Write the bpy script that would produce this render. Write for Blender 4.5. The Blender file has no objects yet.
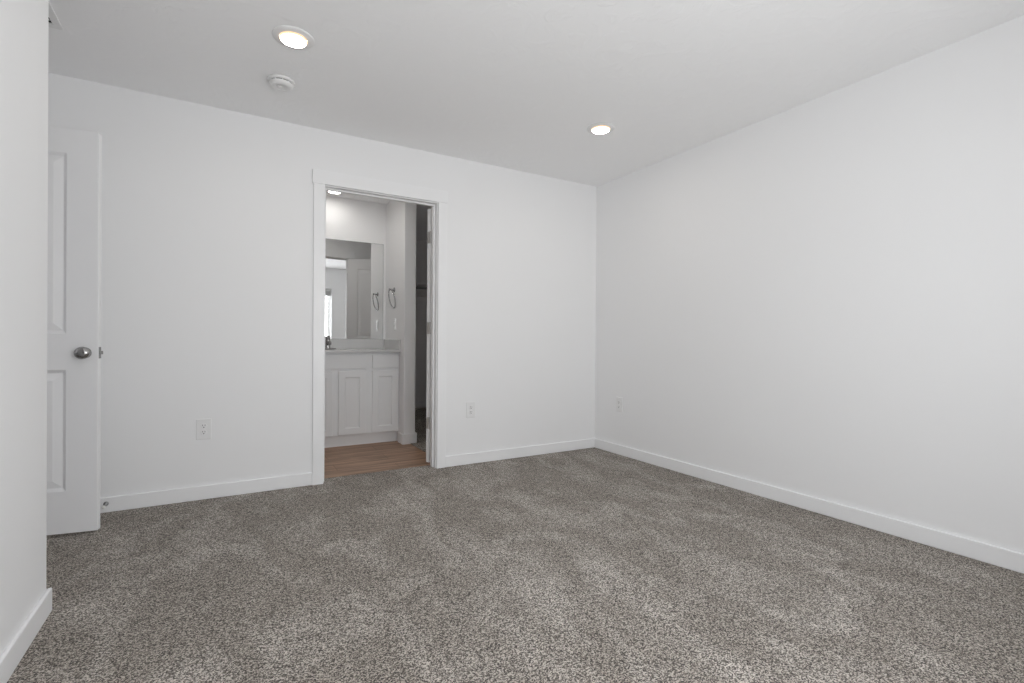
import bpy, bmesh, math, random
from mathutils import Vector, Matrix

C = bpy.context.scene.collection
SC = bpy.context.scene

# ------------------------------------------------------------------ camera
CAM_H = 1.0019
YAW, PITCH, ROLL, FPX = 0.5296, 0.0034, 0.0070, 495.06
cam_data = bpy.data.cameras.new('camera')
cam_data.sensor_width = 36.0
cam_data.lens = FPX / 1024.0 * 36.0
cam_data.clip_start = 0.02
cam = bpy.data.objects.new('camera', cam_data)
C.objects.link(cam)
_F = Vector((math.sin(YAW) * math.cos(PITCH), math.cos(YAW) * math.cos(PITCH), -math.sin(PITCH)))
_R0 = Vector((math.cos(YAW), -math.sin(YAW), 0))
_U0 = _R0.cross(_F)
_R = math.cos(ROLL) * _R0 + math.sin(ROLL) * _U0
_U = -math.sin(ROLL) * _R0 + math.cos(ROLL) * _U0
cam.matrix_world = Matrix(((_R.x, _U.x, -_F.x, 0), (_R.y, _U.y, -_F.y, 0), (_R.z, _U.z, -_F.z, CAM_H), (0, 0, 0, 1)))
SC.camera = cam

# ------------------------------------------------------------------ world, daylight, exposure
SKY_STRENGTH = 9.3
world = bpy.data.worlds.new('daylight')
SC.world = world
world.use_nodes = True
wn, wl = world.node_tree.nodes, world.node_tree.links
wn.clear()
w_out = wn.new('ShaderNodeOutputWorld')
w_bg = wn.new('ShaderNodeBackground')
w_tc = wn.new('ShaderNodeTexCoord')
w_sep = wn.new('ShaderNodeSeparateXYZ')
w_ramp = wn.new('ShaderNodeValToRGB')
w_map = wn.new('ShaderNodeMapRange')
w_map.inputs['From Min'].default_value = -1.0
w_map.inputs['From Max'].default_value = 1.0
wl.new(w_tc.outputs['Generated'], w_sep.inputs[0])
wl.new(w_sep.outputs['Z'], w_map.inputs['Value'])
wl.new(w_map.outputs[0], w_ramp.inputs[0])
wl.new(w_ramp.outputs[0], w_bg.inputs['Color'])
wl.new(w_bg.outputs[0], w_out.inputs['Surface'])
cr = w_ramp.color_ramp
cr.elements[0].position = 0.0
cr.elements[0].color = (1.045, 1.015, 1.045, 1)
cr.elements[1].position = 1.0
cr.elements[1].color = (0.935, 0.925, 0.995, 1)
e = cr.elements.new(0.49); e.color = (1.055, 1.025, 1.055, 1)
e = cr.elements.new(0.52); e.color = (0.985, 0.965, 1.0, 1)
w_bg.inputs['Strength'].default_value = SKY_STRENGTH

LAMP_STRENGTH = 60.0
BATH_LAMP_STRENGTH = 44.0
BATH_FILL_STRENGTH = 108.0  # unseen fill added to brighten the bathroom
CLOSET_FILL_STRENGTH = 18.0  # unseen fill added to lift the dark closet

vs = SC.view_settings
vs.view_transform = 'Standard'
vs.look = 'None'
vs.gamma = 1.0
vs.use_curve_mapping = False
vs.exposure = -0.09
SC.display_settings.display_device = 'sRGB'
try:
    SC.cycles.use_denoising = True
    SC.cycles.denoising_prefilter = 'NONE'
    SC.cycles.max_bounces = 16
    SC.cycles.diffuse_bounces = 10
    SC.cycles.glossy_bounces = 6
    SC.cycles.transparent_max_bounces = 12
    SC.cycles.sample_clamp_indirect = 6.0
except Exception:
    pass

# ------------------------------------------------------------------ dimensions (metres)
H = 2.44                       # ceiling
XR, YB = 3.022, 3.612          # right wall, back wall
YB2 = 3.727                    # bathroom side of the back wall
XL, YE = -0.5455, 2.392         # left wall face and its end
YR = -0.13                     # rear wall (window side)
XA = -1.33                     # wall of the entry alcove
YV = 5.25                      # bathroom back wall
PX0, PX1, PY0 = 1.505, 1.622, 4.62   # wall beside the vanity
YC = 6.92                      # closet far wall
BXL = -0.90                    # bathroom left wall
BB, BT = 0.0865, 0.014         # baseboard height, thickness
DX0, DX1, DZ = 0.611, 1.433, 2.056   # bathroom doorway clear opening
WX0, WX1, WZ0, WZ1 = 0.22, 1.925, 0.62, 2.02   # window opening

# windows let the daylight in: a portal guides the sampling of the sky
pl = bpy.data.lights.new('window_portal', 'AREA')
pl.shape = 'RECTANGLE'
pl.size = WX1 - WX0
pl.size_y = WZ1 - WZ0
try:
    pl.cycles.is_portal = True
except Exception:
    pass
po = bpy.data.objects.new('window_portal', pl)
C.objects.link(po)
po.location = ((WX0 + WX1) / 2, YR - 0.125, (WZ0 + WZ1) / 2)
po.rotation_euler = (math.radians(90), 0, 0)   # -Z of the lamp looks along +Y, into the room


# ------------------------------------------------------------------ materials
def new_mat(name):
    m = bpy.data.materials.new(name)
    m.use_nodes = True
    nt = m.node_tree
    return m, nt.nodes, nt.links, nt.nodes['Principled BSDF']


def paint(name, col, rough=0.6, scale=180.0, strength=0.08, dist=0.002, spec=0.4, detail=3.0):
    m, n, l, b = new_mat(name)
    b.inputs['Base Color'].default_value = (*col, 1)
    b.inputs['Roughness'].default_value = rough
    b.inputs['Specular IOR Level'].default_value = spec
    tc = n.new('ShaderNodeTexCoord')
    nz = n.new('ShaderNodeTexNoise')
    nz.inputs['Scale'].default_value = scale
    nz.inputs['Detail'].default_value = detail
    bp = n.new('ShaderNodeBump')
    bp.inputs['Strength'].default_value = strength
    bp.inputs['Distance'].default_value = dist
    l.new(tc.outputs['Object'], nz.inputs['Vector'])
    l.new(nz.outputs['Fac'], bp.inputs['Height'])
    l.new(bp.outputs['Normal'], b.inputs['Normal'])
    return m


def metal(name, col, rough=0.3):
    m, n, l, b = new_mat(name)
    b.inputs['Base Color'].default_value = (*col, 1)
    b.inputs['Metallic'].default_value = 1.0
    b.inputs['Roughness'].default_value = rough
    tc = n.new('ShaderNodeTexCoord')
    nz = n.new('ShaderNodeTexNoise')
    nz.inputs['Scale'].default_value = 400
    bp = n.new('ShaderNodeBump')
    bp.inputs['Strength'].default_value = 0.03
    bp.inputs['Distance'].default_value = 0.0005
    l.new(tc.outputs['Object'], nz.inputs['Vector'])
    l.new(nz.outputs['Fac'], bp.inputs['Height'])
    l.new(bp.outputs['Normal'], b.inputs['Normal'])
    return m


def emit(name, col, strength, r_in=0.0505, r_out=0.0590):
    """Lamp diffuser: bright at its middle, weaker and warmer at its rim."""
    m = bpy.data.materials.new(name)
    m.use_nodes = True
    n, l = m.node_tree.nodes, m.node_tree.links
    n.clear()
    o = n.new('ShaderNodeOutputMaterial')
    e_ = n.new('ShaderNodeEmission')
    tc = n.new('ShaderNodeTexCoord')
    flat = n.new('ShaderNodeVectorMath'); flat.operation = 'MULTIPLY'
    flat.inputs[1].default_value = (1, 1, 0)
    ln = n.new('ShaderNodeVectorMath'); ln.operation = 'LENGTH'
    l.new(tc.outputs['Object'], flat.inputs[0])
    l.new(flat.outputs[0], ln.inputs[0])
    fac = n.new('ShaderNodeMapRange')
    fac.interpolation_type = 'SMOOTHSTEP'
    fac.inputs['From Min'].default_value = r_in
    fac.inputs['From Max'].default_value = r_out
    l.new(ln.outputs['Value'], fac.inputs['Value'])
    mc = n.new('ShaderNodeMix'); mc.data_type = 'RGBA'
    mc.inputs[6].default_value = (*[c * strength for c in col], 1)
    mc.inputs[7].default_value = (1.60, 1.08, 0.66, 1)
    l.new(fac.outputs[0], mc.inputs[0])
    l.new(mc.outputs[2], e_.inputs['Color'])
    e_.inputs['Strength'].default_value = 1.0
    l.new(e_.outputs[0], o.inputs['Surface'])
    return m


def carpet_mat():
    m, n, l, b = new_mat('carpet_pile')
    b.inputs['Roughness'].default_value = 1.0
    b.inputs['Specular IOR Level'].default_value = 0.05
    b.inputs['Sheen Weight'].default_value = 0.15
    b.inputs['Sheen Roughness'].default_value = 0.6
    tc = n.new('ShaderNodeTexCoord')
    # tufts
    vo = n.new('ShaderNodeTexVoronoi')
    vo.inputs['Scale'].default_value = 270.0
    vo.inputs['Randomness'].default_value = 1.0
    n1 = n.new('ShaderNodeTexNoise')
    n1.inputs['Scale'].default_value = 180.0
    n1.inputs['Detail'].default_value = 5.0
    n1.inputs['Roughness'].default_value = 0.75
    sepc = n.new('ShaderNodeSeparateColor')
    l.new(tc.outputs['Object'], vo.inputs['Vector'])
    l.new(tc.outputs['Object'], n1.inputs['Vector'])
    l.new(vo.outputs['Color'], sepc.inputs[0])
    mixf = n.new('ShaderNodeMath'); mixf.operation = 'MULTIPLY_ADD'
    mixf.inputs[1].default_value = 0.45
    l.new(sepc.outputs[0], mixf.inputs[0])
    mul = n.new('ShaderNodeMath'); mul.operation = 'MULTIPLY'; mul.inputs[1].default_value = 0.62
    l.new(n1.outputs['Fac'], mul.inputs[0])
    l.new(mul.outputs[0], mixf.inputs[2])
    ramp = n.new('ShaderNodeValToRGB')
    r = ramp.color_ramp
    r.elements[0].position = 0.34; r.elements[0].color = (0.040, 0.032, 0.026, 1)
    r.elements[1].position = 0.70; r.elements[1].color = (0.555, 0.503, 0.437, 1)
    e1 = r.elements.new(0.50); e1.color = (0.148, 0.126, 0.104, 1)
    l.new(mixf.outputs[0], ramp.inputs[0])
    # brushed and walked-on patches: pile lying the other way reads lighter
    mp = n.new('ShaderNodeMapping')
    mp.inputs['Scale'].default_value = (1.0, 0.55, 1.0)
    mp.inputs['Rotation'].default_value = (0, 0, math.radians(-38))
    l.new(tc.outputs['Object'], mp.inputs['Vector'])
    n2 = n.new('ShaderNodeTexNoise')
    n2.inputs['Scale'].default_value = 3.8
    n2.inputs['Detail'].default_value = 4.0
    n2.inputs['Distortion'].default_value = 1.1
    l.new(mp.outputs[0], n2.inputs['Vector'])
    mr = n.new('ShaderNodeMapRange')
    mr.inputs['From Min'].default_value = 0.44
    mr.inputs['From Max'].default_value = 0.70
    mr.inputs['To Min'].default_value = 0.93
    mr.inputs['To Max'].default_value = 1.40
    l.new(n2.outputs['Fac'], mr.inputs['Value'])
    mc = n.new('ShaderNodeMix'); mc.data_type = 'RGBA'; mc.blend_type = 'MULTIPLY'
    mc.inputs[0].default_value = 1.0
    l.new(ramp.outputs[0], mc.inputs[6])
    tint = n.new('ShaderNodeVectorMath'); tint.operation = 'MULTIPLY_ADD'
    tint.inputs[1].default_value = (0.92, 1.0, 1.12)
    tint.inputs[2].default_value = (0.08, 0.0, -0.11)
    l.new(mr.outputs[0], tint.inputs[0])
    l.new(tint.outputs[0], mc.inputs[7])
    l.new(mc.outputs[2], b.inputs['Base Color'])
    bp = n.new('ShaderNodeBump')
    bp.inputs['Strength'].default_value = 0.7
    bp.inputs['Distance'].default_value = 0.008
    l.new(mixf.outputs[0], bp.inputs['Height'])
    l.new(bp.outputs['Normal'], b.inputs['Normal'])
    return m


def plank_mat():
    m, n, l, b = new_mat('vinyl_plank')
    b.inputs['Roughness'].default_value = 0.45
    tc = n.new('ShaderNodeTexCoord')
    br = n.new('ShaderNodeTexBrick')
    br.offset = 0.37
    br.inputs['Scale'].default_value = 1.0
    br.inputs['Brick Width'].default_value = 1.22
    br.inputs['Row Height'].default_value = 0.18
    br.inputs['Mortar Size'].default_value = 0.0012
    br.inputs['Color1'].default_value = (0.50, 0.305, 0.195, 1)
    br.inputs['Color2'].default_value = (0.40, 0.255, 0.170, 1)
    br.inputs['Mortar'].default_value = (0.07, 0.05, 0.04, 1)
    l.new(tc.outputs['Object'], br.inputs['Vector'])
    mp = n.new('ShaderNodeMapping')
    mp.inputs['Scale'].default_value = (1.6, 22.0, 1.0)
    l.new(tc.outputs['Object'], mp.inputs['Vector'])
    nz = n.new('ShaderNodeTexNoise')
    nz.inputs['Scale'].default_value = 1.3
    nz.inputs['Detail'].default_value = 6.0
    nz.inputs['Distortion'].default_value = 0.8
    l.new(mp.outputs[0], nz.inputs['Vector'])
    rp = n.new('ShaderNodeValToRGB')
    rp.color_ramp.elements[0].position = 0.3; rp.color_ramp.elements[0].color = (0.42, 0.42, 0.43, 1)
    rp.color_ramp.elements[1].position = 0.7; rp.color_ramp.elements[1].color = (1.2, 1.18, 1.15, 1)
    l.new(nz.outputs['Fac'], rp.inputs[0])
    mc = n.new('ShaderNodeMix'); mc.data_type = 'RGBA'; mc.blend_type = 'MULTIPLY'
    mc.inputs[0].default_value = 1.0
    l.new(br.outputs['Color'], mc.inputs[6])
    l.new(rp.outputs[0], mc.inputs[7])
    l.new(mc.outputs[2], b.inputs['Base Color'])
    return m


def ceiling_mat():
    """Painted drywall with a soft hand-trowelled skip texture."""
    m, n, l, b = new_mat('ceiling_paint')
    b.inputs['Base Color'].default_value = (0.93, 0.932, 0.938, 1)
    b.inputs['Roughness'].default_value = 0.8
    b.inputs['Specular IOR Level'].default_value = 0.25
    tc = n.new('ShaderNodeTexCoord')
    nz = n.new('ShaderNodeTexNoise')
    nz.inputs['Scale'].default_value = 5.5
    nz.inputs['Detail'].default_value = 4.0
    nz.inputs['Distortion'].default_value = 2.2
    l.new(tc.outputs['Object'], nz.inputs['Vector'])
    rp = n.new('ShaderNodeValToRGB')
    rp.color_ramp.elements[0].position = 0.52; rp.color_ramp.elements[0].color = (0, 0, 0, 1)
    rp.color_ramp.elements[1].position = 0.60; rp.color_ramp.elements[1].color = (1, 1, 1, 1)
    l.new(nz.outputs['Fac'], rp.inputs[0])
    bp = n.new('ShaderNodeBump')
    bp.inputs['Strength'].default_value = 0.2
    bp.inputs['Distance'].default_value = 0.005
    l.new(rp.outputs[0], bp.inputs['Height'])
    l.new(bp.outputs['Normal'], b.inputs['Normal'])
    return m


def pane_mat():
    m = bpy.data.materials.new('window_glass')
    m.use_nodes = True
    n, l = m.node_tree.nodes, m.node_tree.links
    n.clear()
    o = n.new('ShaderNodeOutputMaterial')
    t = n.new('ShaderNodeBsdfTransparent')
    t.inputs['Color'].default_value = (0.93, 0.95, 0.94, 1)
    g = n.new('ShaderNodeBsdfGlossy')
    g.inputs['Roughness'].default_value = 0.0
    mx = n.new('ShaderNodeMixShader')
    mx.inputs[0].default_value = 0.05
    l.new(t.outputs[0], mx.inputs[1])
    l.new(g.outputs[0], mx.inputs[2])
    l.new(mx.outputs[0], o.inputs['Surface'])
    return m


M_WALL = paint('wall_paint', (0.858, 0.86, 0.866), 0.65, 160, 0.06, 0.0015)
M_CEIL = ceiling_mat()
M_TRIM = paint('trim_paint', (0.872, 0.875, 0.882), 0.38, 60, 0.02, 0.001)
M_DOOR = paint('door_paint', (0.855, 0.858, 0.864), 0.42, 220, 0.03, 0.0008)
M_CAB = paint('cabinet_paint', (0.815, 0.825, 0.835), 0.4, 90, 0.02, 0.0008)
M_TOP = paint('counter_stone', (0.62, 0.62, 0.62), 0.25, 30, 0.0, 0.001)
M_PLASTIC = paint('white_plastic', (0.82, 0.82, 0.82), 0.35, 50, 0.01, 0.0005)
M_VINYL = paint('window_vinyl', (0.85, 0.85, 0.85), 0.4, 50, 0.01, 0.0005)
M_SHADE = paint('blind_fabric', (0.62, 0.62, 0.62), 0.8, 300, 0.1, 0.001)
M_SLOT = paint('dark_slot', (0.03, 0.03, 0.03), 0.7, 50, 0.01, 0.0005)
M_FELT = paint('rubber_white', (0.82, 0.82, 0.80), 0.6, 50, 0.02, 0.0005)
M_NICKEL = metal('satin_nickel', (0.40, 0.395, 0.39), 0.24)
M_NICKEL_DARK = metal('brushed_nickel_dark', (0.25, 0.25, 0.25), 0.35)
M_HINGE = metal('hinge_nickel', (0.62, 0.61, 0.60), 0.5)
M_CHROME = metal('polished_chrome', (0.45, 0.45, 0.46), 0.12)
M_STEEL = metal('zinc_steel', (0.33, 0.33, 0.33), 0.3)
M_MIRROR = metal('mirror_silver', (0.90, 0.91, 0.91), 0.0)
M_MIREDGE = paint('mirror_edge', (0.35, 0.38, 0.37), 0.2, 50, 0.0, 0.0005)
M_CARPET = carpet_mat()
M_PLANK = plank_mat()
M_PANE = pane_mat()
M_LENS = emit('lamp_lens', (1.0, 0.93, 0.84), LAMP_STRENGTH)
M_LENS_BATH = emit('bath_lamp_lens', (1.0, 0.97, 0.925), BATH_LAMP_STRENGTH)
M_FILL_CLOSET = emit('closet_added_fill', (1.0, 0.97, 0.925), CLOSET_FILL_STRENGTH)
M_FILL_BATH = emit('bath_added_fill', (1.0, 0.97, 0.925), BATH_FILL_STRENGTH)
for _m in (M_MIRROR,):
    for nd in list(_m.node_tree.nodes):
        if nd.type in ('BUMP', 'TEX_NOISE', 'TEX_COORD'):
            _m.node_tree.nodes.remove(nd)


# ------------------------------------------------------------------ helpers
def link(name, bm, mat, parent=None, smooth=False, bevel=0.0, segs=2, loc=None):
    bmesh.ops.recalc_face_normals(bm, faces=bm.faces)
    me = bpy.data.meshes.new(name)
    bm.to_mesh(me)
    bm.free()
    me.materials.append(mat)
    if smooth:
        for p in me.polygons:
            p.use_smooth = True
    o = bpy.data.objects.new(name, me)
    C.objects.link(o)
    if parent:
        o.parent = parent
    if loc:
        o.location = loc
    if bevel > 0:
        md = o.modifiers.new('soft_edge', 'BEVEL')
        md.width = bevel
        md.segments = segs
        md.limit_method = 'ANGLE'
        md.angle_limit = math.radians(40)
        md.harden_normals = False
    return o


def box(bm, x0, x1, y0, y1, z0, z1):
    v = [bm.verts.new((x, y, z)) for z in (z0, z1) for y in (y0, y1) for x in (x0, x1)]
    for f in ((0, 1, 3, 2), (4, 6, 7, 5), (0, 4, 5, 1), (2, 3, 7, 6), (0, 2, 6, 4), (1, 5, 7, 3)):
        bm.faces.new([v[i] for i in f])
    return bm


def boxes(*bs):
    bm = bmesh.new()
    for b in bs:
        box(bm, *b)
    return bm


def lathe(profile, n=40, bm=None, axis='Z', origin=(0, 0, 0), scale=(1, 1)):
    """profile: (radius, height) pairs turned about an axis; a zero radius closes the end."""
    bm = bm or bmesh.new()
    rings = []
    for r, h in profile:
        ring = []
        if r < 1e-6:
            pts = [(0, 0, h)]
        else:
            pts = [(r * scale[0] * math.cos(2 * math.pi * k / n), r * scale[1] * math.sin(2 * math.pi * k / n), h) for k in range(n)]
        for a, b_, c in pts:
            if axis == 'Z':
                p = (a, b_, c)
            elif axis == 'Y':
                p = (a, c, b_)
            else:
                p = (c, a, b_)
            ring.append(bm.verts.new((p[0] + origin[0], p[1] + origin[1], p[2] + origin[2])))
        rings.append(ring)
    for r0, r1 in zip(rings, rings[1:]):
        if len(r0) == 1 and len(r1) == 1:
            continue
        if len(r0) == 1:
            for k in range(n):
                bm.faces.new((r0[0], r1[k], r1[(k + 1) % n]))
        elif len(r1) == 1:
            for k in range(n):
                bm.faces.new((r0[k], r0[(k + 1) % n], r1[0]))
        else:
            for k in range(n):
                bm.faces.new((r0[k], r0[(k + 1) % n], r1[(k + 1) % n], r1[k]))
    return bm


def tube(points, r, n=12, bm=None, closed=False):
    """A round bar along a path; r may be one number or one per point."""
    bm = bm or bmesh.new()
    pts = [Vector(p) for p in points]
    N = len(pts)
    rad = r if isinstance(r, (list, tuple)) else [r] * N
    rings = []
    ref = None
    for i, p in enumerate(pts):
        a = pts[(i - 1) % N] if (closed or i > 0) else pts[i]
        b_ = pts[(i + 1) % N] if (closed or i < N - 1) else pts[i]
        t = (b_ - a).normalized()
        if ref is None:
            ref = Vector((0, 0, 1)) if abs(t.z) < 0.9 else Vector((1, 0, 0))
        u = (ref - t * ref.dot(t)).normalized()
        ref = u
        w = t.cross(u)
        rings.append([bm.verts.new(p + rad[i] * (math.cos(2 * math.pi * k / n) * u + math.sin(2 * math.pi * k / n) * w)) for k in range(n)])
    for i in range(N if closed else N - 1):
        r0, r1 = rings[i], rings[(i + 1) % N]
        for k in range(n):
            bm.faces.new((r0[k], r0[(k + 1) % n], r1[(k + 1) % n], r1[k]))
    if not closed:
        bm.faces.new(rings[0])
        bm.faces.new(rings[-1])
    return bm


def rounded_slab(bm, w, h, t, r, axis='Y', n=6, origin=(0, 0, 0), edge=0.0015):
    """A plate w x h with rounded corners, t thick with a softened front edge; the front is at -t."""
    def outline(ins):
        o = []
        rr = max(r - ins, 1e-4)
        for cx, cz, a0 in ((1, 1, 0), (-1, 1, 90), (-1, -1, 180), (1, -1, 270)):
            for k in range(n + 1):
                a = math.radians(a0 + 90 * k / n)
                o.append((cx * (w / 2 - r) + rr * math.cos(a), cz * (h / 2 - r) + rr * math.sin(a)))
        return o
    layers = [(0, 0.0), (0, -t + edge), (edge, -t)]
    rings = []
    for ins, d in layers:
        rings.append([bm.verts.new((x + origin[0], d + origin[1], z + origin[2])) for x, z in outline(ins)])
    N = len(rings[0])
    for a, b_ in zip(rings, rings[1:]):
        for k in range(N):
            bm.faces.new((a[k], a[(k + 1) % N], b_[(k + 1) % N], b_[k]))
    bm.faces.new(rings[0])
    bm.faces.new(rings[-1])
    return bm


def panelled(W, Hh, T, panels, profile, both=True):
    """A door leaf 0..W, 0..T (front at y = 0), 0..Hh with moulded panels.
    panels: (x0, x1, z0, z1); profile: (inset, depth) loops from the panel's rim inwards."""
    bm = bmesh.new()
    def side(y, s):
        xs = sorted({0.0, W} | {p[0] for p in panels} | {p[1] for p in panels})
        zs = sorted({0.0, Hh} | {p[2] for p in panels} | {p[3] for p in panels})
        vv = {(i, j): bm.verts.new((x, y, z)) for i, x in enumerate(xs) for j, z in enumerate(zs)}
        for i in range(len(xs) - 1):
            for j in range(len(zs) - 1):
                q = [vv[i, j], vv[i + 1, j], vv[i + 1, j + 1], vv[i, j + 1]]
                hit = next((p for p in panels if p[0] - 1e-6 <= xs[i] and xs[i + 1] <= p[1] + 1e-6 and p[2] - 1e-6 <= zs[j] and zs[j + 1] <= p[3] + 1e-6), None)
                if not hit:
                    bm.faces.new(q)
                    continue
                prev = q
                for ins, d in profile:
                    x0, x1, z0, z1 = hit
                    ring = [bm.verts.new((px, y + s * d, pz)) for px, pz in ((x0 + ins, z0 + ins), (x1 - ins, z0 + ins), (x1 - ins, z1 - ins), (x0 + ins, z1 - ins))]
                    for k in range(4):
                        bm.faces.new((prev[k], prev[(k + 1) % 4], ring[(k + 1) % 4], ring[k]))
                    prev = ring
                bm.faces.new(prev)
        return vv, len(xs), len(zs)
    va, nx, nz = side(0.0, 1)
    if both:
        vb, _, _ = side(T, -1)
        for i in range(nx - 1):
            for j in (0, nz - 1):
                bm.faces.new((va[i, j], va[i + 1, j], vb[i + 1, j], vb[i, j]))
        for j in range(nz - 1):
            for i in (0, nx - 1):
                bm.faces.new((va[i, j], va[i, j + 1], vb[i, j + 1], vb[i, j]))
    else:
        c = {(i, j): bm.verts.new((x, T, z)) for i, x in ((0, 0), (nx - 1, W)) for j, z in ((0, 0), (nz - 1, Hh))}
        bm.faces.new((c[0, 0], c[nx - 1, 0], c[nx - 1, nz - 1], c[0, nz - 1]))
        bm.faces.new([va[i, 0] for i in range(nx)] + [c[nx - 1, 0], c[0, 0]])
        bm.faces.new([va[i, nz - 1] for i in range(nx)] + [c[nx - 1, nz - 1], c[0, nz - 1]])
        bm.faces.new([va[0, j] for j in range(nz)] + [c[0, nz - 1], c[0, 0]])
        bm.faces.new([va[nx - 1, j] for j in range(nz)] + [c[nx - 1, nz - 1], c[nx - 1, 0]])
    return bm


def tag(o, label, cat, group=None, kind=None):
    o['label'] = label
    o['category'] = cat
    if group:
        o['group'] = group
    if kind:
        o['kind'] = kind
    return o


def thing(name, label, cat, loc=(0, 0, 0), rotz=0.0, group=None, kind=None):
    o = bpy.data.objects.new(name, None)
    o.empty_display_size = 0.05
    C.objects.link(o)
    o.location = loc
    o.rotation_euler = (0, 0, rotz)
    return tag(o, label, cat, group, kind)


def struct(name, bm, mat, label, cat, bevel=0.0):
    return tag(link(name, bm, mat, bevel=bevel), label, cat, kind='structure')


def dup(root, loc, rotz, label):
    r = root.copy()
    C.objects.link(r)
    r.location = loc
    r.rotation_euler = (0, 0, rotz)
    r['label'] = label
    for ch in list(root.children):
        c = ch.copy()
        C.objects.link(c)
        c.parent = r
        for g in list(ch.children):
            d = g.copy()
            C.objects.link(d)
            d.parent = c
    return r


# ------------------------------------------------------------------ the setting: floors, walls, ceiling
HX0 = -2.45                                    # hallway beyond the entry door
W0, W1 = XA - 0.115, XR + 0.115
struct('floor', boxes((HX0, W1, YR - 0.12, YB, -0.05, 0.0), (DX0 - 0.02, DX1 + 0.02, YB, 3.729, -0.05, 0.0)),
       M_CARPET, 'mottled grey-brown cut-pile carpet covering the bedroom floor', 'floor')
struct('floor_bathroom', boxes((BXL - 0.1, 1.572, 3.731, YV + 0.1, -0.06, -0.010)),
       M_PLANK, 'brown wood-look vinyl plank floor of the bathroom', 'floor')
struct('floor_closet', boxes((1.572, W1, YB2, YC + 0.1, -0.06, -0.003)),
       M_CARPET, 'dim carpet floor of the walk-in closet beyond the bathroom', 'floor')
struct('ceiling', boxes((HX0 - 0.1, W1, YR - 0.12, YC + 0.115, H, H + 0.08)), M_CEIL,
       'white ceiling with a soft trowelled texture', 'ceiling')

struct('wall_back', boxes((HX0 - 0.1, DX0 - 0.018, YB, YB2, 0, H), (DX1 + 0.018, W1, YB, YB2, 0, H),
                          (DX0 - 0.018, DX1 + 0.018, YB, YB2, DZ + 0.018, H)), M_WALL,
       'white back wall pierced by the bathroom doorway', 'wall')
struct('wall_right', boxes((XR, W1, YR - 0.12, YC + 0.115, -0.05, H)), M_WALL,
       'long plain white wall on the right of the bedroom', 'wall')
struct('wall_left', boxes((XL - 0.115, XL, YR, YE, 0, H), (XA, XL - 0.115, YE - 0.115, YE, 0, H)), M_WALL,
       'white wall close at the left that ends in an outside corner', 'wall')
struct('wall_rear', boxes((XL - 0.115, WX0, YR - 0.14, YR, 0, H), (WX1, W1, YR - 0.14, YR, 0, H),
                          (WX0, WX1, YR - 0.14, YR, 0, WZ0), (WX0, WX1, YR - 0.14, YR, WZ1, H)), M_WALL,
       'white window wall opposite the bathroom doorway', 'wall')
ED0, ED1, EDZ = 2.585, 3.395, 2.056            # entry doorway in the alcove wall
struct('wall_alcove', boxes((W0, XA, YE - 0.115, ED0 - 0.018, 0, H), (W0, XA, ED1 + 0.018, YB, 0, H),
                            (W0, XA, ED0 - 0.018, ED1 + 0.018, EDZ + 0.018, H)), M_WALL,
       'white alcove wall holding the entry doorway', 'wall')
struct('wall_hallway', boxes((HX0 - 0.1, HX0, 2.0, YB, 0, H), (HX0, W0, 2.0, 2.1, 0, H)), M_WALL,
       'white hallway wall beyond the entry doorway', 'wall')
struct('wall_bathroom_back', boxes((BXL - 0.1, PX0, YV, YV + 0.1, -0.05, H)), M_WALL,
       'white bathroom wall behind the vanity and mirror', 'wall')
struct('wall_bathroom_left', boxes((BXL - 0.1, BXL, YB2, YV, -0.05, H)), M_WALL,
       'white far left wall of the bathroom', 'wall')
struct('wall_bathroom_right', boxes((PX0, PX1, PY0, YC, -0.05, H)), M_WALL,
       'white wall end beside the vanity carrying the towel ring', 'wall', bevel=0.006)
struct('wall_closet_back', boxes((PX1, XR, YC, YC + 0.115, -0.05, H)), M_WALL,
       'dim white far wall of the closet behind the shelf', 'wall')


# ------------------------------------------------------------------ baseboards
def base(name, label, *bs):
    return struct(name, boxes(*bs), M_TRIM, label, 'baseboard', bevel=0.0045)


CW0, CW1 = 0.534, 1.510          # outer edges of the doorway casing
base('baseboard_back_left', 'white baseboard on the back wall left of the bathroom doorway',
     (XA, CW0, YB - BT, YB, 0, BB))
base('baseboard_back_right', 'white baseboard on the back wall right of the bathroom doorway',
     (CW1, XR, YB - BT, YB, 0, BB))
base('baseboard_right', 'white baseboard along the right wall', (XR - BT, XR, YR, YB - BT, 0, BB))
base('baseboard_left', 'white baseboard along the left wall turning its outside corner',
     (XL, XL + BT, YR, YE + BT, 0, BB), (XA, XL, YE, YE + BT, 0, BB))
base('baseboard_rear', 'white baseboard under the window', (XL + BT, XR - BT, YR, YR + BT, 0, BB))
base('baseboard_bathroom', 'white baseboard wrapping the wall end beside the vanity',
     (PX0 - BT, PX0, PY0 - BT, 4.755, -0.010, 0.090), (PX0, PX1 + BT, PY0 - BT, PY0, -0.010, 0.090),
     (PX1, PX1 + BT, PY0, YC, -0.003, 0.095))
base('baseboard_closet', 'white baseboard on the far closet wall', (PX1 + BT, XR, YC - BT, YC, -0.003, 0.095))

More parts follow.
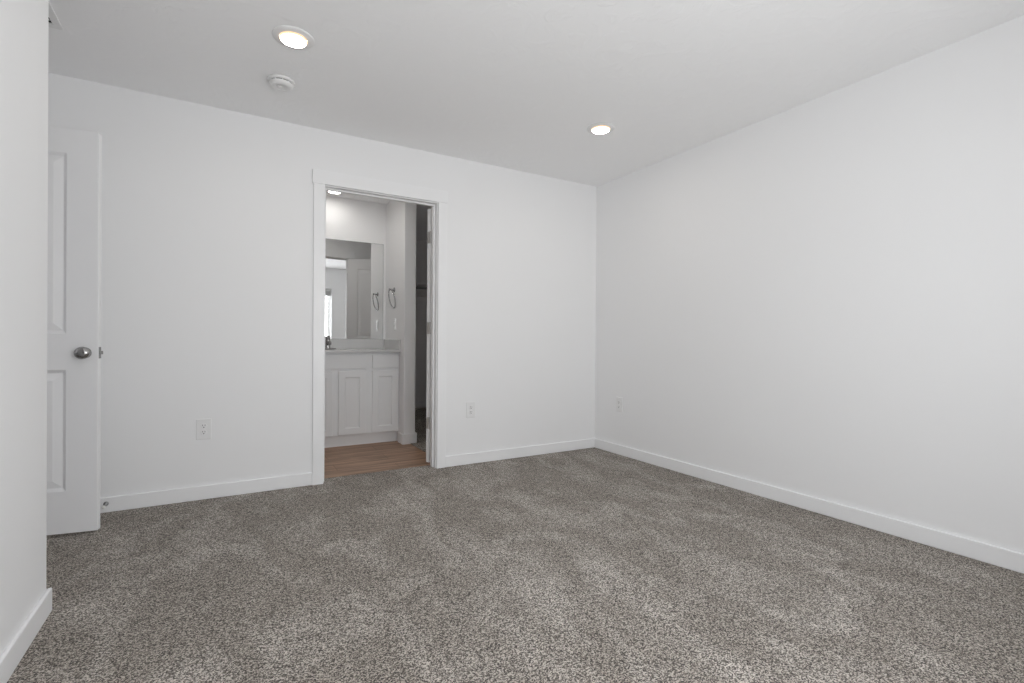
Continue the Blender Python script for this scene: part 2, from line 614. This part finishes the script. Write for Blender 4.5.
# ------------------------------------------------------------------ bathroom doorway: casing and jamb
t1 = thing('trim_1', 'white flat casing and jamb framing the bathroom doorway', 'door frame', (0, 0, 0), kind='structure')
for yy0, yy1 in ((YB - 0.018, YB), (YB2, YB2 + 0.018)):
    link('side_casing', boxes((CW0, DX0 - 0.006, yy0, yy1, 0.0 if yy0 < YB else -0.01, DZ + 0.006)), M_TRIM, t1, bevel=0.0015)
    link('side_casing', boxes((DX1 + 0.006, CW1, yy0, yy1, 0.0 if yy0 < YB else -0.01, DZ + 0.006)), M_TRIM, t1, bevel=0.0015)
for yy0, yy1 in ((YB - 0.022, YB), (YB2, YB2 + 0.022)):
    link('header_casing', boxes((CW0 - 0.009, CW1 + 0.001 if yy0 < YB else CW1 + 0.006, yy0, yy1, DZ + 0.006, DZ + 0.099)), M_TRIM, t1, bevel=0.0015)
link('jamb', boxes((DX0 - 0.018, DX0, YB, YB2, -0.01, DZ + 0.018), (DX1, DX1 + 0.018, YB, YB2, -0.01, DZ + 0.018),
                   (DX0, DX1, YB, YB2, DZ, DZ + 0.018)), M_TRIM, t1, bevel=0.001)
link('stop_moulding', boxes((DX0, DX0 + 0.011, 3.655, 3.688, -0.005, DZ - 0.011), (DX1 - 0.011, DX1, 3.655, 3.688, -0.005, DZ - 0.011),
                            (DX0, DX1, 3.655, 3.688, DZ - 0.011, DZ)), M_TRIM, t1, bevel=0.0015)

t2 = thing('trim_2', 'white jamb of the entry doorway in the alcove', 'door frame', (0, 0, 0), kind='structure')
link('jamb', boxes((W0, XA, ED0 - 0.018, ED0, 0, EDZ + 0.018), (W0, XA, ED1, ED1 + 0.018, 0, EDZ + 0.018),
                   (W0, XA, ED0, ED1, EDZ, EDZ + 0.018)), M_TRIM, t2, bevel=0.001)
link('side_casing', boxes((XA, XA + 0.018, ED0 - 0.076, ED0 - 0.006, 0, EDZ + 0.006)), M_TRIM, t2, bevel=0.0015)
link('side_casing', boxes((XA, XA + 0.018, ED1 + 0.006, ED1 + 0.076, 0, EDZ + 0.006)), M_TRIM, t2, bevel=0.0015)
link('header_casing', boxes((XA, XA + 0.022, ED0 - 0.085, ED1 + 0.085, EDZ + 0.006, EDZ + 0.098)), M_TRIM, t2, bevel=0.0015)


# ------------------------------------------------------------------ doors
MOULD = [(0.015, 0.0115), (0.019, 0.0115), (0.054, 0.0015)]


def knob_pair(parent, x, z, T):
    """An egg-shaped knob with its round rose on both faces of a leaf."""
    for s, y0 in ((-1, 0.0), (1, T)):
        k = lathe([(0.013, 0.0), (0.013, s * 0.009), (0.018, s * 0.011), (0.0265, s * 0.016), (0.0305, s * 0.023), (0.0315, s * 0.029),
                   (0.0295, s * 0.037), (0.0225, s * 0.044), (0.011, s * 0.048), (0, s * 0.049)], 36, axis='Y', scale=(1.06, 1.0))
        ko = link('door_knob', k, M_NICKEL, parent, smooth=True, loc=(x, y0, z))
        rs = lathe([(0, 0), (0.028, 0), (0.028, s * 0.003), (0.026, s * 0.007), (0.018, s * 0.010), (0, s * 0.010)], 40, axis='Y')
        link('rose', rs, M_NICKEL_DARK, ko, smooth=True)
        if s < 0:
            ph = lathe([(0, -0.0488), (0.0026, -0.0488), (0.0026, -0.0440), (0, -0.0440)], 12, axis='Y', origin=(0.0115, 0, 0.001))
            link('release_hole', ph, M_SLOT, ko)


def hinges(parent, T, zs, edge_x=0.0, knuckle_y=None):
    for z in zs:
        hb = bmesh.new()
        box(hb, edge_x - 0.0022, edge_x, 0.001, T - 0.001, z - 0.046, z + 0.046)
        lathe([(0, z - 0.048), (0.0062, z - 0.048), (0.0062, z + 0.048), (0, z + 0.048)], 14, hb, origin=(edge_x - 0.006, knuckle_y, 0))
        link('hinge', hb, M_HINGE, parent)


# entry door, standing open in the alcove (hinge side hidden by the left wall)
DW, DT, DH = 0.76, 0.035, 2.030
d1 = thing('door_1', 'white two-panel entry door standing open at the left', 'door', (-1.2935, 3.376, 0.014), math.radians(-10), kind='structure')
link('door_leaf', panelled(DW, DH, DT, [(0.131, DW - 0.131, 0.213, 0.822), (0.131, DW - 0.131, 1.002, 1.908)], MOULD), M_DOOR, d1, bevel=0.003)
knob_pair(d1, DW - 0.0555, 0.907, DT)
lp = boxes((DW - 0.0005, DW + 0.0015, 0.005, 0.030, 0.878, 0.936))
lpo = link('latch_plate', lp, M_NICKEL_DARK, d1, bevel=0.0005)
lb = bmesh.new()
vv = [lb.verts.new(p) for p in ((DW + 0.001, 0.0115, 0.899), (DW + 0.001, 0.0235, 0.899), (DW + 0.012, 0.0235, 0.899), (DW + 0.004, 0.0115, 0.899),
                                (DW + 0.001, 0.0115, 0.916), (DW + 0.001, 0.0235, 0.916), (DW + 0.012, 0.0235, 0.916), (DW + 0.004, 0.0115, 0.916))]
for f in ((0, 1, 2, 3), (7, 6, 5, 4), (0, 3, 7, 4), (3, 2, 6, 7), (2, 1, 5, 6), (1, 0, 4, 5)):
    lb.faces.new([vv[i] for i in f])
link('latch_bolt', lb, M_NICKEL, lpo)
hinges(d1, DT, (0.22, 1.01, 1.81), 0.0, DT + 0.005)

# bathroom door, swung wide open into the closet corner: local +x from the hinge to the free edge
TH = math.radians(180 - 150)
BW = 0.81
d2 = thing('door_2', 'white two-panel bathroom door swung wide open, its hinge edge showing', 'door', (1.4345, 3.746, 0.016), TH, kind='structure')
link('door_leaf', panelled(BW, DH, DT, [(0.125, BW - 0.125, 0.213, 0.822), (0.125, BW - 0.125, 1.002, 1.908)], MOULD), M_DOOR, d2, bevel=0.002)
knob_pair(d2, BW - 0.062, 0.907, DT)
hinges(d2, DT, (0.315, 1.075, 1.80), 0.0, -0.003)

# ------------------------------------------------------------------ window in the rear wall
w1 = thing('window_1', 'white vinyl sliding window in the rear wall', 'window', (0, YR - 0.07, WZ0), kind='structure')
hw = WZ1 - WZ0
fr = boxes((WX0, WX0 + 0.028, -0.06, 0.0, 0, hw), (WX1 - 0.028, WX1, -0.06, 0.0, 0, hw),
           (WX0 + 0.028, WX1 - 0.028, -0.06, 0.0, 0, 0.028), (WX0 + 0.028, WX1 - 0.028, -0.06, 0.0, hw - 0.028, hw))
link('window_frame', fr, M_VINYL, w1, bevel=0.002)
xm = (WX0 + WX1) / 2
for a, b_, yo in ((WX0 + 0.028, xm + 0.02, -0.022), (xm - 0.02, WX1 - 0.028, -0.045)):
    s_ = link('sash', boxes((a, a + 0.026, yo - 0.012, yo + 0.01, 0.028, hw - 0.028), (b_ - 0.026, b_, yo - 0.012, yo + 0.01, 0.028, hw - 0.028),
                            (a + 0.026, b_ - 0.026, yo - 0.012, yo + 0.01, 0.028, 0.054), (a + 0.026, b_ - 0.026, yo - 0.012, yo + 0.01, hw - 0.054, hw - 0.028)),
              M_VINYL, w1, bevel=0.0015)
    link('pane', boxes((a + 0.026, b_ - 0.026, yo - 0.003, yo + 0.001, 0.054, hw - 0.054)), M_PANE, s_)
link('window_sill', boxes((WX0 - 0.03, WX1 + 0.03, 0.0, 0.09, -0.02, 0.0)), M_TRIM, w1, bevel=0.002)

bl = thing('window_blind', 'pale raised blind at the top of the rear window, seen in the mirror', 'blind', (0, YR - 0.045, WZ1))
link('headrail', boxes((WX0 + 0.01, WX1 - 0.01, -0.022, 0.028, -0.045, -0.002)), M_SHADE, bl, bevel=0.002)
sb = bmesh.new()
for k in range(14):
    box(sb, WX0 + 0.014, WX1 - 0.014, -0.018, 0.024, -0.052 - k * 0.006, -0.0485 - k * 0.006)
link('slat_stack', sb, M_SHADE, bl)
link('bottom_rail', boxes((WX0 + 0.014, WX1 - 0.014, -0.020, 0.026, -0.150, -0.134)), M_SHADE, bl, bevel=0.002)


# ------------------------------------------------------------------ downlights
def downlight(name, label, loc, lens_mat):
    t = thing(name, label, 'ceiling light', loc, group='disc downlights')
    link('trim_ring', lathe([(0.0, 0.0), (0.0930, 0.0), (0.0930, -0.003), (0.0905, -0.0060), (0.0660, -0.0090), (0.0625, -0.0090), (0.0620, -0.007), (0.0, -0.007)], 64),
         M_PLASTIC, t, smooth=True)
    link('lens', lathe([(0.0615, -0.0072), (0.0615, -0.0115), (0.0600, -0.0150), (0.0560, -0.0172), (0.042, -0.0188), (0.020, -0.0197), (0.0, -0.0199)], 56), lens_mat, t, smooth=True)
    return t


L1 = downlight('downlight', 'round lit ceiling light next to the smoke detector', (0.288, 2.580, H), M_LENS)
dup(L1, (2.207, 2.600, H), 0.0, 'round lit ceiling light near the corner of back and right walls')
downlight('downlight', 'round lit ceiling light inside the bathroom above the vanity', (0.935, 5.02, H), M_LENS_BATH)
downlight('downlight', 'added round fill light over the middle of the bathroom floor, unseen above the door head', (0.95, 4.40, H), M_FILL_BATH)  # added fill: brightens floor, vanity and wall end, no such fixture is known
downlight('downlight', 'added dim fill light inside the walk-in closet, unseen behind the bathroom door', (2.45, 4.75, H), M_FILL_CLOSET)  # added fill: raises the closet's brightness, no lit lamp is known there

# ------------------------------------------------------------------ smoke detector
sd = thing('smoke_detector', 'round white smoke detector on the ceiling', 'smoke detector', (0.279, 3.046, H))
link('mounting_base', lathe([(0, 0), (0.070, 0), (0.070, -0.010), (0.067, -0.013), (0, -0.013)], 48), M_PLASTIC, sd, smooth=True)
link('vent_gap', lathe([(0, -0.013), (0.0565, -0.013), (0.0565, -0.018), (0, -0.018)], 40), M_SLOT, sd)
cv = link('cover', lathe([(0, -0.0175), (0.060, -0.0175), (0.0615, -0.020), (0.0595, -0.0265), (0.053, -0.0335), (0.046, -0.0360), (0.030, -0.0375), (0.0285, -0.036), (0, -0.036)], 48), M_PLASTIC, sd, smooth=True)
link('test_button', lathe([(0, -0.036), (0.013, -0.036), (0.013, -0.0385), (0.010, -0.040), (0, -0.040)], 28, origin=(-0.012, -0.006, 0)), M_PLASTIC, cv, smooth=True)
for k in range(10):
    rb = bmesh.new()
    a = math.radians(36 * k)
    box(rb, -0.0018, 0.0018, 0.052, 0.0600, -0.0178, -0.0128)
    bmesh.ops.rotate(rb, verts=rb.verts, cent=(0, 0, 0), matrix=Matrix.Rotation(a, 3, 'Z'))
    link('vent_rib', rb, M_PLASTIC, sd)

# ------------------------------------------------------------------ ceiling register in the alcove
vx0, vx1, vy0, vy1 = -1.00, -0.647, 2.70, 3.071
av = thing('air_vent', 'white louvred air vent on the alcove ceiling, cut by the left wall', 'air vent', ((vx0 + vx1) / 2, (vy0 + vy1) / 2, H))
ax, ay = (vx1 - vx0) / 2, (vy1 - vy0) / 2
fb = bmesh.new()
bz = 0.031
for p in ((-ax, ax, -ay, -ay + bz), (-ax, ax, ay - bz, ay), (-ax, -ax + bz, -ay + bz, ay - bz), (ax - bz, ax, -ay + bz, ay - bz)):
    box(fb, p[0], p[1], p[2], p[3], -0.006, 0.0)
link('vent_frame', fb, M_PLASTIC, av, bevel=0.002)
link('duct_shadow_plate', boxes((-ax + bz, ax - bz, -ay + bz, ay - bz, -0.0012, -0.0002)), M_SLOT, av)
ns = 11
for k in range(ns):
    yk = -ay + bz + (k + 0.5) * (2 * ay - 2 * bz) / ns
    s_ = bmesh.new()
    box(s_, -ax + bz, ax - bz, -0.011, 0.011, -0.0006, 0.0006)
    bmesh.ops.rotate(s_, verts=s_.verts, cent=(0, 0, 0), matrix=Matrix.Rotation(math.radians(22), 3, 'X'))
    link('louvre', s_, M_PLASTIC, av, loc=(0, yk, -0.0062))


# ------------------------------------------------------------------ electrical outlets
def receptacle_bm():
    bm = bmesh.new()
    n = 28
    def ring(r, y):
        o = []
        for k in range(n):
            a = 2 * math.pi * k / n
            o.append(bm.verts.new((r * math.cos(a), y, max(-0.0142, min(0.0142, r * math.sin(a))))))
        return o
    r0, r1, r2 = ring(0.0172, 0.0), ring(0.0172, -0.0022), ring(0.0164, -0.0030)
    for a, b_ in ((r0, r1), (r1, r2)):
        for k in range(n):
            bm.faces.new((a[k], a[(k + 1) % n], b_[(k + 1) % n], b_[k]))
    bm.faces.new(r0)
    bm.faces.new(r2)
    return bm


def make_outlet(label, loc, rotz):
    t = thing('electrical_outlet', label, 'outlet', loc, rotz, group='duplex wall outlets')
    link('cover_plate', rounded_slab(bmesh.new(), 0.080, 0.127, 0.0062, 0.004, edge=0.0022), M_PLASTIC, t)
    for z in (0.0195, -0.0195):
        r = link('receptacle', receptacle_bm(), M_PLASTIC, t, loc=(0, -0.0062, z))
        link('slot', boxes((-0.0075, -0.0051, -0.0034, -0.0010, 0.0005, 0.0095)), M_SLOT, r)
        link('slot', boxes((0.0051, 0.0075, -0.0034, -0.0010, 0.0005, 0.0085)), M_SLOT, r)
        link('slot', lathe([(0, -0.0034), (0.0032, -0.0034), (0.0032, -0.0010), (0, -0.0010)], 16, axis='Y', origin=(0, 0, -0.0070)), M_SLOT, r)
    link('screw', lathe([(0, -0.0072), (0.0025, -0.0072), (0.0032, -0.0060), (0, -0.0060)], 16, axis='Y'), M_PLASTIC, t)
    return t


O1 = make_outlet('white wall outlet between the open entry door and the bathroom doorway', (-0.096, YB, 0.435), 0.0)
dup(O1, (1.732, YB, 0.435), 0.0, 'white wall outlet on the back wall right of the bathroom doorway')
dup(O1, (XR, 3.280, 0.439), math.radians(-90), 'white wall outlet on the right wall near the corner')

# ------------------------------------------------------------------ door stop on the baseboard
ds = thing('door_stop', 'small metal door stop on the baseboard behind the open door', 'door stop', (-0.567, YB - BT, 0.052))
link('flange', lathe([(0, 0), (0.0125, 0), (0.0125, -0.003), (0.009, -0.008), (0.005, -0.010), (0, -0.010)], 24, axis='Y'), M_STEEL, ds, smooth=True)
sp = [(0.0052 * math.cos(t * 0.9), -0.008 - 0.058 * t / 100.0, 0.0052 * math.sin(t * 0.9)) for t in range(101)]
link('spring_rod', tube(sp, 0.0014, 6), M_STEEL, ds, smooth=True)
link('rubber_tip', lathe([(0, -0.064), (0.0082, -0.064), (0.0088, -0.074), (0.006, -0.079), (0, -0.080)], 20, axis='Y'), M_FELT, ds, smooth=True)

# ------------------------------------------------------------------ vanity
VX0, VX1 = 0.303, 1.503
VF = 4.765          # face frame; doors stand 20 mm proud of it
vc = thing('vanity_cabinet', 'white bathroom vanity cabinet under the mirror', 'cabinet', (0, 0, -0.010))
vz0, vz1 = 0.108, 0.885
cb = boxes((VX0, VX0 + 0.018, VF + 0.02, YV, vz0, vz1), (VX1 - 0.018, VX1, VF + 0.02, YV, vz0, vz1),
           (VX0 + 0.018, VX1 - 0.018, VF + 0.02, YV, vz0, vz0 + 0.018), (VX0 + 0.018, VX1 - 0.018, YV - 0.012, YV, vz0 + 0.018, vz1))
link('carcass', cb, M_CAB, vc)
cols = [(0.317, 0.568), (0.626, 0.878), (0.927, 1.180), (1.238, 1.489)]
st = [VX0] + [(cols[i][1] + cols[i + 1][0]) / 2 for i in range(3)] + [VX1]
ff = bmesh.new()
box(ff, VX0, VX1, VF, VF + 0.02, vz0, vz0 + 0.04)
box(ff, VX0, VX1, VF, VF + 0.02, vz1 - 0.04, vz1)
box(ff, VX0, VX1, VF, VF + 0.02, 0.700, 0.740)
for s_ in st:
    a, b_ = max(VX0, s_ - 0.035), min(VX1, s_ + 0.035)
    box(ff, a, b_, VF, VF + 0.02, vz0 + 0.04, 0.700)
for s_ in (st[0], st[1], st[3], st[4]):
    a, b_ = max(VX0, s_ - 0.035), min(VX1, s_ + 0.035)
    box(ff, a, b_, VF, VF + 0.02, 0.740, vz1 - 0.04)
link('face_frame', ff, M_CAB, vc)
link('toe_kick', boxes((VX0, VX1, 4.822, 4.838, 0.0, vz0)), M_CAB, vc)
for a, b_ in cols:
    link('cabinet_door', panelled(b_ - a, 0.594, 0.0195, [(0.056, b_ - a - 0.056, 0.056, 0.594 - 0.056)], [(0.004, 0.0025), (0.010, 0.0085)], both=False),
         M_CAB, vc, bevel=0.0025, loc=(a, VF - 0.0195, 0.116))
for a, b_, nm in ((0.317, 0.568, 'drawer_front'), (0.626, 1.180, 'false_front'), (1.238, 1.489, 'drawer_front')):
    link(nm, boxes((a, b_, VF - 0.0195, VF, 0.731, 0.863)), M_CAB, vc, bevel=0.003)

# one-piece counter with a moulded oval basin
CT0, CT1, CY0 = 0.296, PX0, 4.716
CZ0, CZ1 = 0.875, 0.897
ct = thing('countertop', 'pale grey vanity countertop with its backsplash', 'countertop', (0, 0, 0))
cbm = bmesh.new()
nx, ny = 60, 30
SXc, SYc, RA, RB = 0.903, 4.965, 0.235, 0.165
top = {}
for i in range(nx + 1):
    for j in range(ny + 1):
        x = CT0 + (CT1 - CT0) * i / nx
        y = CY0 + (YV - CY0) * j / ny
        d = math.hypot((x - SXc) / RA, (y - SYc) / RB)
        z = CZ1
        if d < 1:
            z -= 0.13 * (1 - d ** 3.0)
        top[i, j] = cbm.verts.new((x, y, z))
for i in range(nx):
    for j in range(ny):
        cbm.faces.new((top[i, j], top[i + 1, j], top[i + 1, j + 1], top[i, j + 1]))
rim = [top[i, 0] for i in range(nx + 1)] + [top[nx, j] for j in range(1, ny + 1)] + [top[i, ny] for i in range(nx - 1, -1, -1)] + [top[0, j] for j in range(ny - 1, 0, -1)]
low = [cbm.verts.new((v.co.x, v.co.y, CZ0)) for v in rim]
for k in range(len(rim)):
    cbm.faces.new((rim[k], rim[(k + 1) % len(rim)], low[(k + 1) % len(rim)], low[k]))
link('counter_slab', cbm, M_TOP, ct)
link('backsplash', boxes((CT0, PX0, YV - 0.020, YV, CZ1, 0.997)), M_TOP, ct, bevel=0.002)
link('side_splash', boxes((PX0 - 0.020, PX0, 4.722, YV - 0.020, CZ1, 0.997)), M_TOP, ct, bevel=0.002)

# faucet
fa = thing('faucet', 'metal bathroom faucet on the countertop, cut by the door frame', 'faucet', (0.900, 5.135, CZ1))
bp_ = bmesh.new()
lathe([(0, 0), (0.078, 0), (0.079, 0.004), (0.074, 0.010), (0.050, 0.013), (0, 0.014)], 40, bp_, scale=(1.0, 0.36))
link('base_plate', bp_, M_NICKEL, fa, smooth=True)
link('body', lathe([(0.024, 0.008), (0.023, 0.03), (0.0215, 0.07), (0.022, 0.092), (0.020, 0.100), (0, 0.102)], 30), M_NICKEL, fa, smooth=True)
link('spout', tube([(0, -0.012, 0.052), (0, -0.045, 0.066), (0, -0.085, 0.072), (0, -0.110, 0.066), (0, -0.118, 0.050)], [0.017, 0.0165, 0.0155, 0.0145, 0.0135], 18), M_NICKEL, fa, smooth=True)
hd = link('handle', lathe([(0, 0.100), (0.022, 0.101), (0.0235, 0.112), (0.020, 0.124), (0.010, 0.130), (0, 0.131)], 28), M_NICKEL, fa, smooth=True)
link('lever', tube([(0.0, -0.006, 0.122), (0.004, -0.040, 0.128), (0.006, -0.066, 0.130)], [0.006, 0.0055, 0.0045], 10), M_NICKEL, hd, smooth=True)

# mirror resting on the backsplash
mi = thing('mirror', 'large frameless wall mirror above the vanity', 'mirror', (0, YV, 0.998))
MX0, MX1, MH = 0.31, 1.477, 1.010
link('mirror_glass', boxes((MX0 + 0.003, MX1 - 0.003, -0.0062, -0.0015, 0.003, MH - 0.003)), M_MIRROR, mi)
link('mirror_edge', boxes((MX0, MX0 + 0.003, -0.0060, 0, 0, MH), (MX1 - 0.003, MX1, -0.0060, 0, 0, MH),
                          (MX0 + 0.003, MX1 - 0.003, -0.0060, 0, MH - 0.003, MH), (MX0 + 0.003, MX1 - 0.003, -0.0060, 0, 0, 0.003)), M_MIREDGE, mi)

# towel ring on the wall beside the vanity
tr = thing('towel_ring', 'metal towel ring on the wall beside the mirror', 'towel ring', (PX0, 4.935, 1.500))
link('wall_mount', lathe([(0, 0), (0.024, 0), (0.024, -0.004), (0.021, -0.009), (0.0105, -0.013), (0.0095, -0.045), (0.0125, -0.050), (0.012, -0.058), (0, -0.060)], 28, axis='X'),
     M_CHROME, tr, smooth=True)
rg = [(-0.046 + 0.040 * (1 - math.cos(2 * math.pi * k / 48)) / 2, 0.090 * math.sin(2 * math.pi * k / 48), -0.090 + 0.090 * math.cos(2 * math.pi * k / 48)) for k in range(48)]
link('ring', tube(rg, 0.0055, 10, closed=True), M_CHROME, tr, smooth=True)

# wall plate under the towel ring
wp = thing('wall_plate', 'white outlet plate on the wall below the towel ring', 'outlet', (PX0, 4.915, 1.150), math.radians(-90))
link('cover_plate', rounded_slab(bmesh.new(), 0.074, 0.118, 0.006, 0.004, edge=0.002), M_PLASTIC, wp)
fi = link('receptacle', rounded_slab(bmesh.new(), 0.034, 0.068, 0.003, 0.002, edge=0.001, origin=(0, -0.006, 0)), M_PLASTIC, wp)
for z in (0.020, -0.020):
    link('slot', boxes((-0.0075, -0.0051, -0.0094, -0.0070, z, z + 0.008)), M_SLOT, fi)
    link('slot', boxes((0.0051, 0.0075, -0.0094, -0.0070, z, z + 0.008)), M_SLOT, fi)

# ------------------------------------------------------------------ closet shelf
cs = thing('closet_shelf', 'dim white closet shelf seen through the gap beside the bathroom door', 'shelf', (0, 0, 1.765))
SD = 0.36
link('shelf_board', boxes((PX1, XR, YC - SD, YC, 0.0, 0.030)), M_TRIM, cs, bevel=0.002)
link('support_cleat', boxes((PX1 + 0.0, XR, YC - 0.019, YC, -0.155, 0.0)), M_TRIM, cs, bevel=0.002)
link('hanging_rod', tube([(PX1 + 0.001, YC - 0.28, -0.045), (XR - 0.001, YC - 0.28, -0.045)], 0.0165, 20), M_STEEL, cs, smooth=True)
